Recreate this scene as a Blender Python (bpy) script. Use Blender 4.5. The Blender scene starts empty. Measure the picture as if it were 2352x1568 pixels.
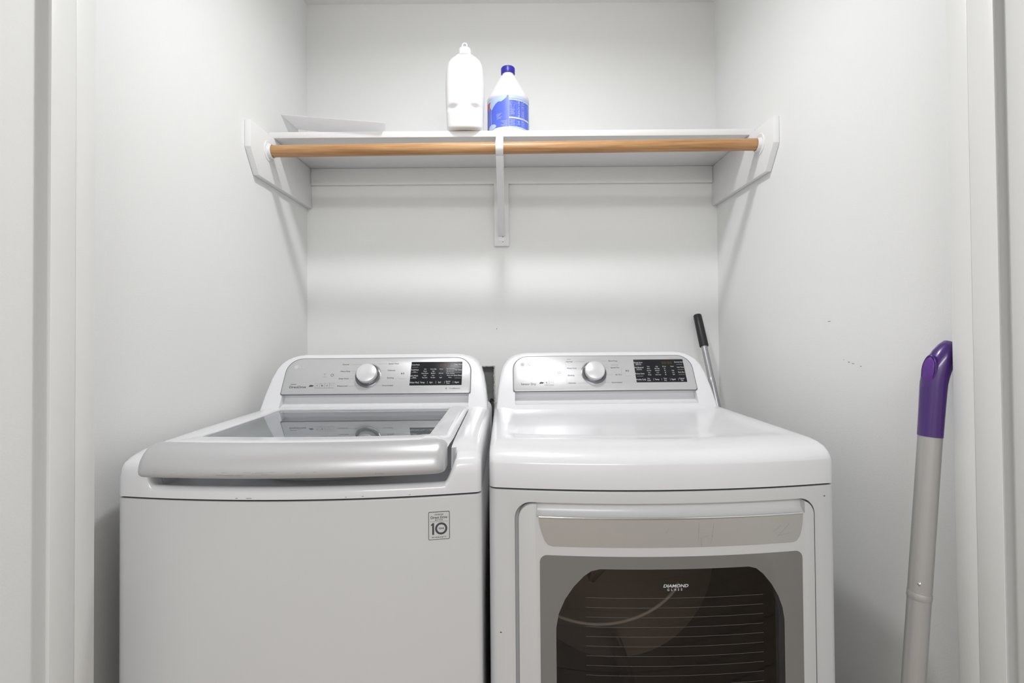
import bpy, bmesh, math, random
from mathutils import Vector, Matrix
random.seed(7)
SC = bpy.context.scene
COL = SC.collection
PI = math.pi

# ------------------------------------------------------------------ camera
CAMZ = 1.19
cam_d = bpy.data.cameras.new('camera')
cam = bpy.data.objects.new('camera', cam_d); COL.objects.link(cam)
cam_d.sensor_fit = 'HORIZONTAL'; cam_d.sensor_width = 36.0
cam_d.lens = 1150 / 2352 * 36.0
cam_d.clip_start = 0.02
cam_d.shift_y = -32.9 / 2352
PITCH, YAW, ROLL = 0.01365, -0.0016, 0.0078
m = (Matrix.Rotation(YAW, 4, 'Z') @ Matrix.Rotation(PI / 2 + PITCH, 4, 'X') @ Matrix.Rotation(-ROLL, 4, 'Z'))
cam.matrix_world = Matrix.Translation((0, 0, CAMZ)) @ m
SC.camera = cam

# ------------------------------------------------------------------ world, lights, exposure
w = bpy.data.worlds.new('world'); SC.world = w; w.use_nodes = True
w.node_tree.nodes['Background'].inputs[0].default_value = (0.95, 0.97, 1.0, 1)
w.node_tree.nodes['Background'].inputs[1].default_value = 0.3
SC.view_settings.view_transform = 'Standard'
SC.view_settings.look = 'None'
SC.view_settings.gamma = 1.0
SC.view_settings.use_curve_mapping = False
SC.view_settings.exposure = 0.04

def area(name, loc, rot, size, power, shape='DISK', color=(1, 1, 1), size_y=None):
    l = bpy.data.lights.new(name, 'AREA'); l.shape = shape; l.size = size
    if size_y: l.size_y = size_y
    l.energy = power; l.color = color
    o = bpy.data.objects.new(name, l); COL.objects.link(o)
    o.location = loc; o.rotation_euler = rot
    return o
CEIL = 2.493
LAMP = (-0.025, 1.085)
area('closet_lamp_light', (LAMP[0], LAMP[1], CEIL - 0.012), (0, 0, 0), 0.14, 8.5, color=(0.985, 0.992, 1.0)).data.spread = math.radians(164)
area('hall_fill_light', (0.0, -1.7, CEIL - 0.03), (0, 0, 0), 1.3, 54, 'RECTANGLE', (0.98, 0.99, 1.0), 0.7)  # unseen fill added in the hall to brighten the fronts, no fixture

# ------------------------------------------------------------------ helpers
def new_obj(name, me, mat=None, parent=None, smooth=None):
    o = bpy.data.objects.new(name, me); COL.objects.link(o)
    if mat: me.materials.append(mat)
    if parent: o.parent = parent
    if smooth is not None: set_smooth(me, smooth)
    return o
def set_smooth(me, ang=35):
    for p in me.polygons: p.use_smooth = True
    me.set_sharp_from_angle(angle=math.radians(ang))
def mesh(verts, faces):
    me = bpy.data.meshes.new('mesh'); me.from_pydata([tuple(v) for v in verts], [], faces); me.update()
    return me
def fix(me):
    bm = bmesh.new(); bm.from_mesh(me)
    bmesh.ops.remove_doubles(bm, verts=bm.verts, dist=1e-6)
    bmesh.ops.recalc_face_normals(bm, faces=bm.faces)
    bm.to_mesh(me); bm.free(); return me
def tag(o, label, cat, group=None):
    o['label'] = label; o['category'] = cat
    if group: o['group'] = group
    return o
def thing(name, label, cat, loc=(0, 0, 0), rz=0, group=None):
    o = bpy.data.objects.new(name, None); COL.objects.link(o); o.empty_display_size = 0.05
    o.location = loc; o.rotation_euler = (0, 0, rz)
    return tag(o, label, cat, group)
def struct(name, me, mat, smooth=None):
    o = new_obj(name, me, mat, None, smooth); o['kind'] = 'structure'; return o
def bevel_me(me, wdt, seg=3, ang=30):
    bm = bmesh.new(); bm.from_mesh(me)
    es = [e for e in bm.edges if len(e.link_faces) == 2 and e.calc_face_angle(0) > math.radians(ang)]
    bmesh.ops.bevel(bm, geom=es, offset=wdt, segments=seg, profile=0.5, affect='EDGES', clamp_overlap=True)
    bm.to_mesh(me); bm.free(); return me
def box_me(x0, x1, y0, y1, z0, z1, bev=0.0, seg=2):
    v = [(x, y, z) for z in (z0, z1) for y in (y0, y1) for x in (x0, x1)]
    f = [(0, 2, 3, 1), (4, 5, 7, 6), (0, 1, 5, 4), (2, 6, 7, 3), (0, 4, 6, 2), (1, 3, 7, 5)]
    me = mesh(v, f)
    if bev: bevel_me(me, bev, seg)
    return me
def prism(pts, a0, a1, axis='x', bev=0.0, seg=2):
    """extrude a planar polygon; axis x: pts are (y,z), y: (x,z), z: (x,y)"""
    n = len(pts)
    def mk(p, a):
        return {'x': (a, p[0], p[1]), 'y': (p[0], a, p[1]), 'z': (p[0], p[1], a)}[axis]
    v = [mk(p, a0) for p in pts] + [mk(p, a1) for p in pts]
    f = [tuple(range(n)), tuple(range(2 * n - 1, n - 1, -1))]
    f += [(i, i + n, (i + 1) % n + n, (i + 1) % n) for i in range(n)]
    me = fix(mesh(v, f))
    if bev: bevel_me(me, bev, seg)
    return me
def lathe(prof, n=48, sx=1.0, sy=1.0, cap=True):
    v = []; f = []
    for r, z in prof:
        for k in range(n):
            a = 2 * PI * k / n
            v.append((r * math.cos(a) * sx, r * math.sin(a) * sy, z))
    for i in range(len(prof) - 1):
        for k in range(n):
            k2 = (k + 1) % n
            f.append((i * n + k, i * n + k2, (i + 1) * n + k2, (i + 1) * n + k))
    if cap:
        f.append(tuple(range(n - 1, -1, -1))); b = (len(prof) - 1) * n
        f.append(tuple(range(b, b + n)))
    return mesh(v, f)
def join(mes):
    bm = bmesh.new()
    for me in mes: bm.from_mesh(me)
    out = bpy.data.meshes.new('mesh'); bm.to_mesh(out); bm.free(); return out
def xf(me, M):
    me.transform(M); return me
def tube(path, rad, n=20, caps=True):
    """tube along path points; rad number or list"""
    P = [Vector(p) for p in path]; v = []; f = []
    T0 = (P[1] - P[0]).normalized()
    up = Vector((0, 1, 0)) if abs(T0.y) < 0.9 else Vector((1, 0, 0))
    N = (up - T0 * up.dot(T0)).normalized()
    for i, p in enumerate(P):
        T = (P[min(i + 1, len(P) - 1)] - P[max(i - 1, 0)]).normalized()
        N = (N - T * N.dot(T)).normalized(); B = T.cross(N)
        r = rad[i] if isinstance(rad, (list, tuple)) else rad
        for k in range(n):
            a = 2 * PI * k / n
            v.append(p + N * (r * math.cos(a)) + B * (r * math.sin(a)))
    for i in range(len(P) - 1):
        for k in range(n):
            k2 = (k + 1) % n
            f.append((i * n + k, i * n + k2, (i + 1) * n + k2, (i + 1) * n + k))
    if caps:
        f.append(tuple(range(n - 1, -1, -1))); b = (len(P) - 1) * n; f.append(tuple(range(b, b + n)))
    return fix(mesh(v, f))
def boolean(me_a, cutters, op='DIFFERENCE'):
    a = bpy.data.objects.new('tmp_a', me_a); COL.objects.link(a); tmp = []
    for c in cutters:
        o = bpy.data.objects.new('tmp_c', c); COL.objects.link(o); tmp.append(o)
        md = a.modifiers.new('b', 'BOOLEAN'); md.operation = op; md.object = o; md.solver = 'EXACT'
    dg = bpy.context.evaluated_depsgraph_get(); dg.update()
    me = bpy.data.meshes.new_from_object(a.evaluated_get(dg))
    for o in tmp + [a]: bpy.data.objects.remove(o)
    me.materials.clear()
    return me
def interp(tab, x):
    if x <= tab[0][0]: return tab[0][1]
    for (a, va), (b, vb) in zip(tab, tab[1:]):
        if x <= b:
            return va + (vb - va) * (x - a) / (b - a)
    return tab[-1][1]
def sstep(a, b, x):
    t = max(0.0, min(1.0, (x - a) / (b - a))); return t * t * (3 - 2 * t)
def lin(a, b, n): return [a + (b - a) * i / (n - 1) for i in range(n)]

def text_me(s, size, align='CENTER', bold=0.0, sx=1.0, shear=0.0, space=1.0):
    cu = bpy.data.curves.new('t', 'FONT'); cu.body = s; cu.size = size
    cu.align_x = align; cu.align_y = 'CENTER'; cu.offset = bold; cu.shear = shear; cu.space_character = space
    cu.resolution_u = 3
    o = bpy.data.objects.new('t', cu); COL.objects.link(o)
    dg = bpy.context.evaluated_depsgraph_get()
    me = bpy.data.meshes.new_from_object(o.evaluated_get(dg))
    bpy.data.objects.remove(o); bpy.data.curves.remove(cu)
    me.materials.clear()
    if sx != 1: me.transform(Matrix.Diagonal((sx, 1, 1, 1)))
    return me
def quad_me(x0, x1, y0, y1):
    return mesh([(x0, y0, 0), (x1, y0, 0), (x1, y1, 0), (x0, y1, 0)], [(0, 1, 2, 3)])
def ring_me(r0, r1, n=32, a0=0, a1=2 * PI, sx=1, sy=1):
    v = []; f = []
    for k in range(n + 1):
        a = a0 + (a1 - a0) * k / n
        v += [(r0 * math.cos(a) * sx, r0 * math.sin(a) * sy, 0), (r1 * math.cos(a) * sx, r1 * math.sin(a) * sy, 0)]
    for k in range(n): f.append((2 * k, 2 * k + 1, 2 * k + 3, 2 * k + 2))
    return mesh(v, f)
def disc_me(r, n=24):
    return mesh([(r * math.cos(2 * PI * k / n), r * math.sin(2 * PI * k / n), 0) for k in range(n)], [tuple(range(n))])
def line_me(x0, y0, x1, y1, wd):
    d = Vector((x1 - x0, y1 - y0)).normalized(); n = Vector((-d.y, d.x)) * wd / 2
    return mesh([(x0 - n.x, y0 - n.y, 0), (x1 - n.x, y1 - n.y, 0), (x1 + n.x, y1 + n.y, 0), (x0 + n.x, y0 + n.y, 0)], [(0, 1, 2, 3)])
def T(x, y, z=0.0): return Matrix.Translation((x, y, z))

# ------------------------------------------------------------------ materials
def mat(name, color, rough=0.5, metal=0.0, spec=0.5, coat=0.0, coat_rough=0.03, bump=None, var=None, emit=None, sss=0):
    ma = bpy.data.materials.new(name); ma.use_nodes = True
    nt = ma.node_tree; b = nt.nodes['Principled BSDF']
    b.inputs['Base Color'].default_value = (*color, 1); b.inputs['Roughness'].default_value = rough
    b.inputs['Metallic'].default_value = metal; b.inputs['Specular IOR Level'].default_value = spec
    b.inputs['Coat Weight'].default_value = coat; b.inputs['Coat Roughness'].default_value = coat_rough
    if sss:
        b.inputs['Subsurface Weight'].default_value = sss; b.inputs['Subsurface Radius'].default_value = (0.02, 0.02, 0.02)
    if emit:
        b.inputs['Emission Color'].default_value = (*emit[0], 1); b.inputs['Emission Strength'].default_value = emit[1]
    tc = nt.nodes.new('ShaderNodeTexCoord')
    if bump:
        sc, st, dist = bump
        n = nt.nodes.new('ShaderNodeTexNoise'); n.inputs['Scale'].default_value = sc; n.inputs['Detail'].default_value = 3
        nt.links.new(tc.outputs['Object'], n.inputs['Vector'])
        bp = nt.nodes.new('ShaderNodeBump'); bp.inputs['Strength'].default_value = st; bp.inputs['Distance'].default_value = dist
        nt.links.new(n.outputs['Fac'], bp.inputs['Height']); nt.links.new(bp.outputs['Normal'], b.inputs['Normal'])
    if var:
        sc, amt = var
        n = nt.nodes.new('ShaderNodeTexNoise'); n.inputs['Scale'].default_value = sc; n.inputs['Detail'].default_value = 4
        nt.links.new(tc.outputs['Object'], n.inputs['Vector'])
        mr = nt.nodes.new('ShaderNodeMix'); mr.data_type = 'RGBA'
        mr.inputs[6].default_value = (*[c * (1 - amt) for c in color], 1); mr.inputs[7].default_value = (*[min(1, c * (1 + amt)) for c in color], 1)
        nt.links.new(n.outputs['Fac'], mr.inputs[0]); nt.links.new(mr.outputs[2], b.inputs['Base Color'])
    return ma
M = {}
M['wall'] = mat('wall_paint', (0.88, 0.884, 0.875), 0.55, bump=(260, 0.16, 0.002), var=(3, 0.012), spec=0.3)
M['trim'] = mat('trim_paint', (0.83, 0.832, 0.815), 0.35, bump=(90, 0.06, 0.001), var=(5, 0.015))
M['shelfp'] = mat('shelf_paint', (0.865, 0.865, 0.86), 0.4, bump=(140, 0.08, 0.001), var=(6, 0.012))
M['ceil'] = mat('ceiling_paint', (0.85, 0.85, 0.84), 0.7, bump=(120, 0.2, 0.002))
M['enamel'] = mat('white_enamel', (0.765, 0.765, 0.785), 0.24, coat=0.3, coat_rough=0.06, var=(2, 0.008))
M['shaded_satin'] = mat('shaded_satin_enamel', (0.63, 0.63, 0.635), 0.30, coat=0.15, coat_rough=0.15, var=(2, 0.008), bump=(700, 0.03, 0.0003))  # white enamel darkened: the shade on the machine fronts is in the colour
M['silver'] = mat('silver_paint', (0.545, 0.545, 0.555), 0.36, metal=0.35, coat=0.08, coat_rough=0.15, var=(900, 0.03))
M['trough'] = mat('console_plastic', (0.76, 0.76, 0.775), 0.22, coat=0.3)
M['gasket'] = mat('grey_gasket', (0.16, 0.16, 0.17), 0.5)
M['seam'] = mat('dark_seam', (0.015, 0.015, 0.015), 0.7)
M['chrome'] = mat('chrome', (0.75, 0.75, 0.76), 0.12, metal=1.0)
M['well'] = mat('knob_well_metal', (0.20, 0.20, 0.215), 0.28, metal=0.7)
M['knob'] = mat('knob_silver', (0.72, 0.72, 0.73), 0.28, metal=0.25, coat=0.2)
M['lcd'] = mat('display_glass', (0.010, 0.011, 0.013), 0.32, spec=0.25)
M['pin'] = mat('pinstripe_print', (0.16, 0.155, 0.15), 0.5)
M['grip'] = mat('grip_silver', (0.50, 0.49, 0.475), 0.33, metal=0.4, var=(900, 0.03))
M['ink'] = mat('dark_print', (0.06, 0.06, 0.07), 0.5)
M['inkgrey'] = mat('grey_print', (0.30, 0.30, 0.32), 0.5)
M['inkpale'] = mat('pale_print', (0.60, 0.60, 0.61), 0.7)
M['white'] = mat('white_print', (0.62, 0.65, 0.68), 0.5)
M['amber'] = mat('amber_segments', (0.12, 0.065, 0.03), 0.5)
M['black'] = mat('black_foam_grip', (0.012, 0.012, 0.014), 0.42, bump=(300, 0.2, 0.001))
M['alu'] = mat('aluminium_tube', (0.42, 0.42, 0.44), 0.33, metal=0.75, var=(60, 0.06))
M['mopgrey'] = mat('pale_grey_tube', (0.45, 0.44, 0.43), 0.38, metal=0.35, var=(20, 0.03))
M['purple'] = mat('purple_plastic', (0.060, 0.016, 0.165), 0.26, coat=0.3)
M['purplelt'] = mat('purple_button', (0.11, 0.03, 0.26), 0.35)
M['hdpe'] = mat('white_bottle_plastic', (0.84, 0.84, 0.84), 0.3, sss=0.15)
M['bleachb'] = mat('bleach_bottle_plastic', (0.83, 0.83, 0.88), 0.3, sss=0.1)
M['cap'] = mat('blue_cap', (0.03, 0.03, 0.38), 0.35)
M['lblue'] = mat('label_blue', (0.105, 0.16, 0.74), 0.35)
M['lblue2'] = mat('label_deep_blue', (0.05, 0.08, 0.50), 0.35)
M['lpale'] = mat('label_pale_blue', (0.50, 0.62, 0.80), 0.4)
M['lwhite'] = mat('label_print', (0.40, 0.47, 0.86), 0.4)
M['lwhite2'] = mat('label_band', (0.60, 0.66, 0.92), 0.4)
M['lred'] = mat('label_red', (0.55, 0.05, 0.10), 0.4)
M['card'] = mat('white_card', (0.9, 0.9, 0.91), 0.5)
_nt = M['card'].node_tree; _tl = _nt.nodes.new('ShaderNodeBsdfTranslucent'); _tl.inputs[0].default_value = (0.95, 0.95, 0.96, 1)
_mx = _nt.nodes.new('ShaderNodeMixShader'); _mx.inputs[0].default_value = 0.6
_nt.links.new(_nt.nodes['Principled BSDF'].outputs[0], _mx.inputs[1]); _nt.links.new(_tl.outputs[0], _mx.inputs[2])
_nt.links.new(_mx.outputs[0], _nt.nodes['Material Output'].inputs[0])
M['cardboard_edge'] = M['card']
M['steel'] = mat('dark_steel', (0.20, 0.17, 0.15), 0.35, metal=0.8)
M['drumarc'] = mat('drum_arc', (0.45, 0.41, 0.35), 0.4)
M['bezel'] = mat('grey_glass_border', (0.20, 0.195, 0.185), 0.10, coat=0.25)
M['galv'] = mat('grey_box_metal', (0.30, 0.31, 0.30), 0.45, metal=0.4, var=(25, 0.12))
M['gypsum'] = mat('torn_drywall', (0.55, 0.54, 0.50), 0.9, bump=(150, 0.8, 0.004), var=(120, 0.35))
M['lampg'] = mat('lamp_lens', (0.9, 0.9, 0.9), 0.5, emit=((0.985, 0.992, 1.0), 6.0))

def wood_mat():
    ma = bpy.data.materials.new('oak_dowel'); ma.use_nodes = True; nt = ma.node_tree
    b = nt.nodes['Principled BSDF']; b.inputs['Roughness'].default_value = 0.42
    b.inputs['Coat Weight'].default_value = 0.15; b.inputs['Coat Roughness'].default_value = 0.3
    tc = nt.nodes.new('ShaderNodeTexCoord'); mp = nt.nodes.new('ShaderNodeMapping')
    mp.inputs['Scale'].default_value = (2.2, 60, 60); nt.links.new(tc.outputs['Object'], mp.inputs['Vector'])
    n = nt.nodes.new('ShaderNodeTexNoise'); n.inputs['Scale'].default_value = 3; n.inputs['Detail'].default_value = 6
    n.inputs['Distortion'].default_value = 0.6
    nt.links.new(mp.outputs['Vector'], n.inputs['Vector'])
    mp2 = nt.nodes.new('ShaderNodeMapping'); mp2.inputs['Scale'].default_value = (1.3, 4, 4)
    nt.links.new(tc.outputs['Object'], mp2.inputs['Vector'])
    n2 = nt.nodes.new('ShaderNodeTexNoise'); n2.inputs['Scale'].default_value = 2.0
    nt.links.new(mp2.outputs['Vector'], n2.inputs['Vector'])
    ad = nt.nodes.new('ShaderNodeMath'); ad.operation = 'ADD'
    nt.links.new(n.outputs['Fac'], ad.inputs[0]); nt.links.new(n2.outputs['Fac'], ad.inputs[1])
    hf = nt.nodes.new('ShaderNodeMath'); hf.operation = 'MULTIPLY'; hf.inputs[1].default_value = 0.5
    nt.links.new(ad.outputs[0], hf.inputs[0])
    cr = nt.nodes.new('ShaderNodeValToRGB')
    cr.color_ramp.elements[0].position = 0.36; cr.color_ramp.elements[0].color = (0.37, 0.175, 0.060, 1)
    cr.color_ramp.elements[1].position = 0.62; cr.color_ramp.elements[1].color = (0.60, 0.355, 0.165, 1)
    nt.links.new(hf.outputs[0], cr.inputs[0]); nt.links.new(cr.outputs[0], b.inputs['Base Color'])
    return ma
M['wood'] = wood_mat()

def floor_mat():
    ma = bpy.data.materials.new('brown_wood_floor'); ma.use_nodes = True; nt = ma.node_tree
    b = nt.nodes['Principled BSDF']; b.inputs['Roughness'].default_value = 0.35
    tc = nt.nodes.new('ShaderNodeTexCoord'); br = nt.nodes.new('ShaderNodeTexBrick')
    br.inputs['Color1'].default_value = (0.24, 0.18, 0.13, 1); br.inputs['Color2'].default_value = (0.29, 0.22, 0.16, 1)
    br.inputs['Mortar'].default_value = (0.02, 0.014, 0.01, 1); br.inputs['Scale'].default_value = 1.0
    br.inputs['Mortar Size'].default_value = 0.003; br.inputs['Brick Width'].default_value = 1.2; br.inputs['Row Height'].default_value = 0.13
    nt.links.new(tc.outputs['Object'], br.inputs['Vector']); nt.links.new(br.outputs['Color'], b.inputs['Base Color'])
    return ma
M['floor'] = floor_mat()

def glass_mat(name, tint, ior, rough=0.01):
    """thin pane: tinted see-through plus Fresnel mirror"""
    ma = bpy.data.materials.new(name); ma.use_nodes = True; nt = ma.node_tree
    nt.nodes.remove(nt.nodes['Principled BSDF']); out = nt.nodes['Material Output']
    tr = nt.nodes.new('ShaderNodeBsdfTransparent'); tr.inputs[0].default_value = (*tint, 1)
    gl = nt.nodes.new('ShaderNodeBsdfGlossy'); gl.inputs['Roughness'].default_value = rough; gl.inputs[0].default_value = (0.96, 0.98, 1, 1)
    fr = nt.nodes.new('ShaderNodeFresnel'); fr.inputs[0].default_value = ior
    mx = nt.nodes.new('ShaderNodeMixShader')
    nt.links.new(fr.outputs[0], mx.inputs[0]); nt.links.new(tr.outputs[0], mx.inputs[1]); nt.links.new(gl.outputs[0], mx.inputs[2])
    nt.links.new(mx.outputs[0], out.inputs[0])
    return ma
M['lidglass'] = glass_mat('lid_glass', (0.80, 0.83, 0.83), 2.2)
M['doorglass'] = glass_mat('smoked_door_glass', (0.58, 0.55, 0.53), 1.5)

# ------------------------------------------------------------------ the closet shell
XL, XR, YB = -0.796, 0.811, 1.957
JL, JR = -0.727, 0.772          # inner faces of the door opening
YJ0, YJ1 = 0.791, 0.876         # jamb depth
# back wall with the cut-out for the outlet box
hx0, hx1, hz0, hz1 = -0.320, -0.0645, 0.80, 1.067
bw = []
for (a, b_, c, d) in ((XL - .1, hx0, 0, CEIL), (hx1, XR + .1, 0, CEIL), (hx0, hx1, 0, hz0), (hx0, hx1, hz1, CEIL)):
    bw.append(box_me(a, b_, YB, YB + 0.014, c, d))
struct('wall_back', join(bw), M['wall'])
struct('wall_left', box_me(XL - 0.1, XL, YJ1, YB + 0.1, 0, CEIL), M['wall'])
struct('wall_right', box_me(XR, XR + 0.1, YJ1, YB + 0.1, 0, CEIL), M['wall'])
HX = 1.7; HY = -2.7
struct('floor', box_me(-HX - .1, HX + .1, HY - .1, YB + .12, -0.05, 0), M['floor'])
struct('ceiling', box_me(-HX - .1, HX + .1, HY - .1, YB + .12, CEIL, CEIL + 0.05), M['ceil'])
struct('wall_front', join([box_me(-HX, JL - 0.02, 0.70, YJ1, 0, CEIL), box_me(JR + 0.02, HX, 0.70, YJ1, 0, CEIL),
                           box_me(JL - 0.03, JR + 0.03, 0.70, YJ1, 2.12, CEIL)]), M['wall'])
struct('wall_hall_left', box_me(-HX - 0.1, -HX, HY, 0.70, 0, CEIL), M['wall'])
struct('wall_hall_right', box_me(HX, HX + 0.1, HY, 0.70, 0, CEIL), M['wall'])
struct('wall_hall_back', box_me(-HX, HX, HY - 0.1, HY, 0, CEIL), M['wall'])
# jamb boards and stepped casings, one per side
def jamb(name, s, xi, step):
    xa, xb = xi, xi + s * 0.0215
    o1 = prism([(xa, 0.836), (xa, YJ0), (xa + s * .0010, YJ0), (xa + s * .0010, YJ0 + .016), (xb, YJ0 + .016), (xb, 0.836)], 0, 2.12, 'z', 0.0003)
    o2 = box_me(min(xi + s * 0.0002, xi + s * 0.0215), max(xi + s * 0.0002, xi + s * 0.0215), 0.8365, YJ1 + 0.0005, 0, 2.12, 0.0012)
    struct(name, join([o1, o2]), M['trim'], 30)
jamb('trim_1', -1, JL, .024); jamb('trim_2', 1, JR, .013)
def casing(name, s, xi, step):
    xs = xi + s * step
    pts = [(xs, 0.66), (xs, YJ0 - 0.002), (xs + s * 0.012, YJ0 - 0.002), (xs + s * 0.012, 0.698), (xs + s * 0.075, 0.698), (xs + s * 0.075, 0.683), (xs + s * 0.004, 0.66)]
    me = prism(pts, 0, 2.12, 'z', 0.0015)
    struct(name, me, M['trim'], 30)
casing('trim_3', -1, JL, 0.0235); casing('trim_4', 1, JR, 0.0150)
struct('trim_5', box_me(JL, JR, 0.70, YJ1, 2.10, 2.12), M['trim'])
# recess fillers behind the step (face that the dark strip shows)
struct('trim_6', box_me(JL - 0.0235 - 0.012, JL - 0.0195, YJ0 + 0.0155, 0.84, 0, 2.12), M['trim'])
struct('trim_7', box_me(JR + 0.0195, JR + 0.0150 + 0.012, YJ0 + 0.0155, 0.84, 0, 2.12), M['trim'])

# wall blemishes as thin smudges of dark scuff
scuffs = []
for (y, z, l, t_) in ((1.27, 1.215, .010, .0018), (1.20, 1.115, .006, .002), (1.185, 1.113, .008, .0014), (1.16, 1.108, .004, .0016), (1.22, 1.12, .003, .001)):
    scuffs.append(box_me(XR - 0.0003, XR + 0.001, y, y + l, z, z + t_))
o = new_obj('scuff_mark', join(scuffs), M['inkgrey']); tag(o, 'faint grey scuff specks on the right closet wall above the dryer', 'scuff marks'); o['kind'] = 'stuff'
o = new_obj('nail_hole', xf(lathe([(0.0014, 0), (0.0014, 0.002)], 10), T(-0.057, YB - 0.0005, 1.211) @ Matrix.Rotation(PI / 2, 4, 'X')), M['seam'])
tag(o, 'tiny dark nail hole in the back wall above the gap between the machines', 'nail hole')

# lamps (fixtures)
def downlight(name, x, y, label, r=0.065):
    t = thing(name, label, 'lamp', (x, y, CEIL))
    new_obj('lamp_trim', lathe([(r * 1.02, 0.0), (r * 1.3, -0.001), (r * 1.32, -0.006), (r * 1.1, -0.010), (r * 1.02, -0.006)], 40, cap=False), M['trim'], t, 40)
    new_obj('lamp_lens', lathe([(r, -0.002), (r, -0.006)], 40), M['lampg'], t)
    return t
downlight('ceiling_light', LAMP[0], LAMP[1], 'round white flush downlight in the closet ceiling above the machines')

# ------------------------------------------------------------------ machines
HW = 0.343
def make_front(bow, r=0.014, hw=HW):
    def f(x):
        y = -bow * (1 - (x / hw) ** 2)
        e = abs(x) - (hw - r)
        if e > 0: y += r - math.sqrt(max(0, r * r - e * e))
        return y
    return f
def xsamples(hw, r, n):
    inner = lin(-(hw - r), hw - r, n)
    c = [hw - r + r * math.sin(PI / 2 * k / 6) for k in range(1, 7)]
    return [-v for v in reversed(c)] + inner + c
def heightfield(xs, vs, fy, fz, skip=None):
    nx, nv = len(xs), len(vs); v = []; f = []
    for b in vs:
        for a in xs: v.append((a, fy(a, b), fz(a, b)))
    for j in range(nv - 1):
        for i in range(nx - 1):
            if skip and skip((xs[i] + xs[i + 1]) / 2, (vs[j] + vs[j + 1]) / 2): continue
            f.append((j * nx + i, j * nx + i + 1, (j + 1) * nx + i + 1, (j + 1) * nx + i))
    return v, f
def skirt(v, f, nx, nv, z0):
    """walls from the border of a full grid down to z0"""
    loop = [i for i in range(nx)] + [j * nx + nx - 1 for j in range(1, nv)] + [(nv - 1) * nx + i for i in range(nx - 2, -1, -1)] + [j * nx for j in range(nv - 2, 0, -1)]
    base = len(v)
    for i in loop:
        x, y, z = v[i]; v.append((x, y, z0))
    n = len(loop)
    for k in range(n):
        f.append((loop[k], base + k, base + (k + 1) % n, loop[(k + 1) % n]))
    return v, f
def plan_outline(front, depth, xs, inset=0.0, hw=HW):
    s = (hw - inset) / hw
    return [(x * s, front(x) + inset) for x in xs] + [(xs[-1] * s, depth - inset), (xs[0] * s, depth - inset)]

PANEL_Z0, PANEL_Z1, PW = 1.013, 1.1165, 0.283
CY0 = 0.522; LEAN = 0.60
def plane_y(z): return CY0 + LEAN * (z - 0.966)
PH = math.hypot(PANEL_Z1 - PANEL_Z0, LEAN * (PANEL_Z1 - PANEL_Z0))
# panel frame: local (u right, v up the slope, n outwards)
_up = Vector((0, LEAN, 1)).normalized(); _n = Vector((0, -1, LEAN)).normalized()
PM = Matrix(((1, 0, 0, -PW), (0, _up.y, _n.y, plane_y(PANEL_Z0)), (0, _up.z, _n.z, PANEL_Z0), (0, 0, 0, 1)))
def pm(me, s, t, n=0.0): return xf(me, PM @ T(s * 2 * PW, t * PH, n))

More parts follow.
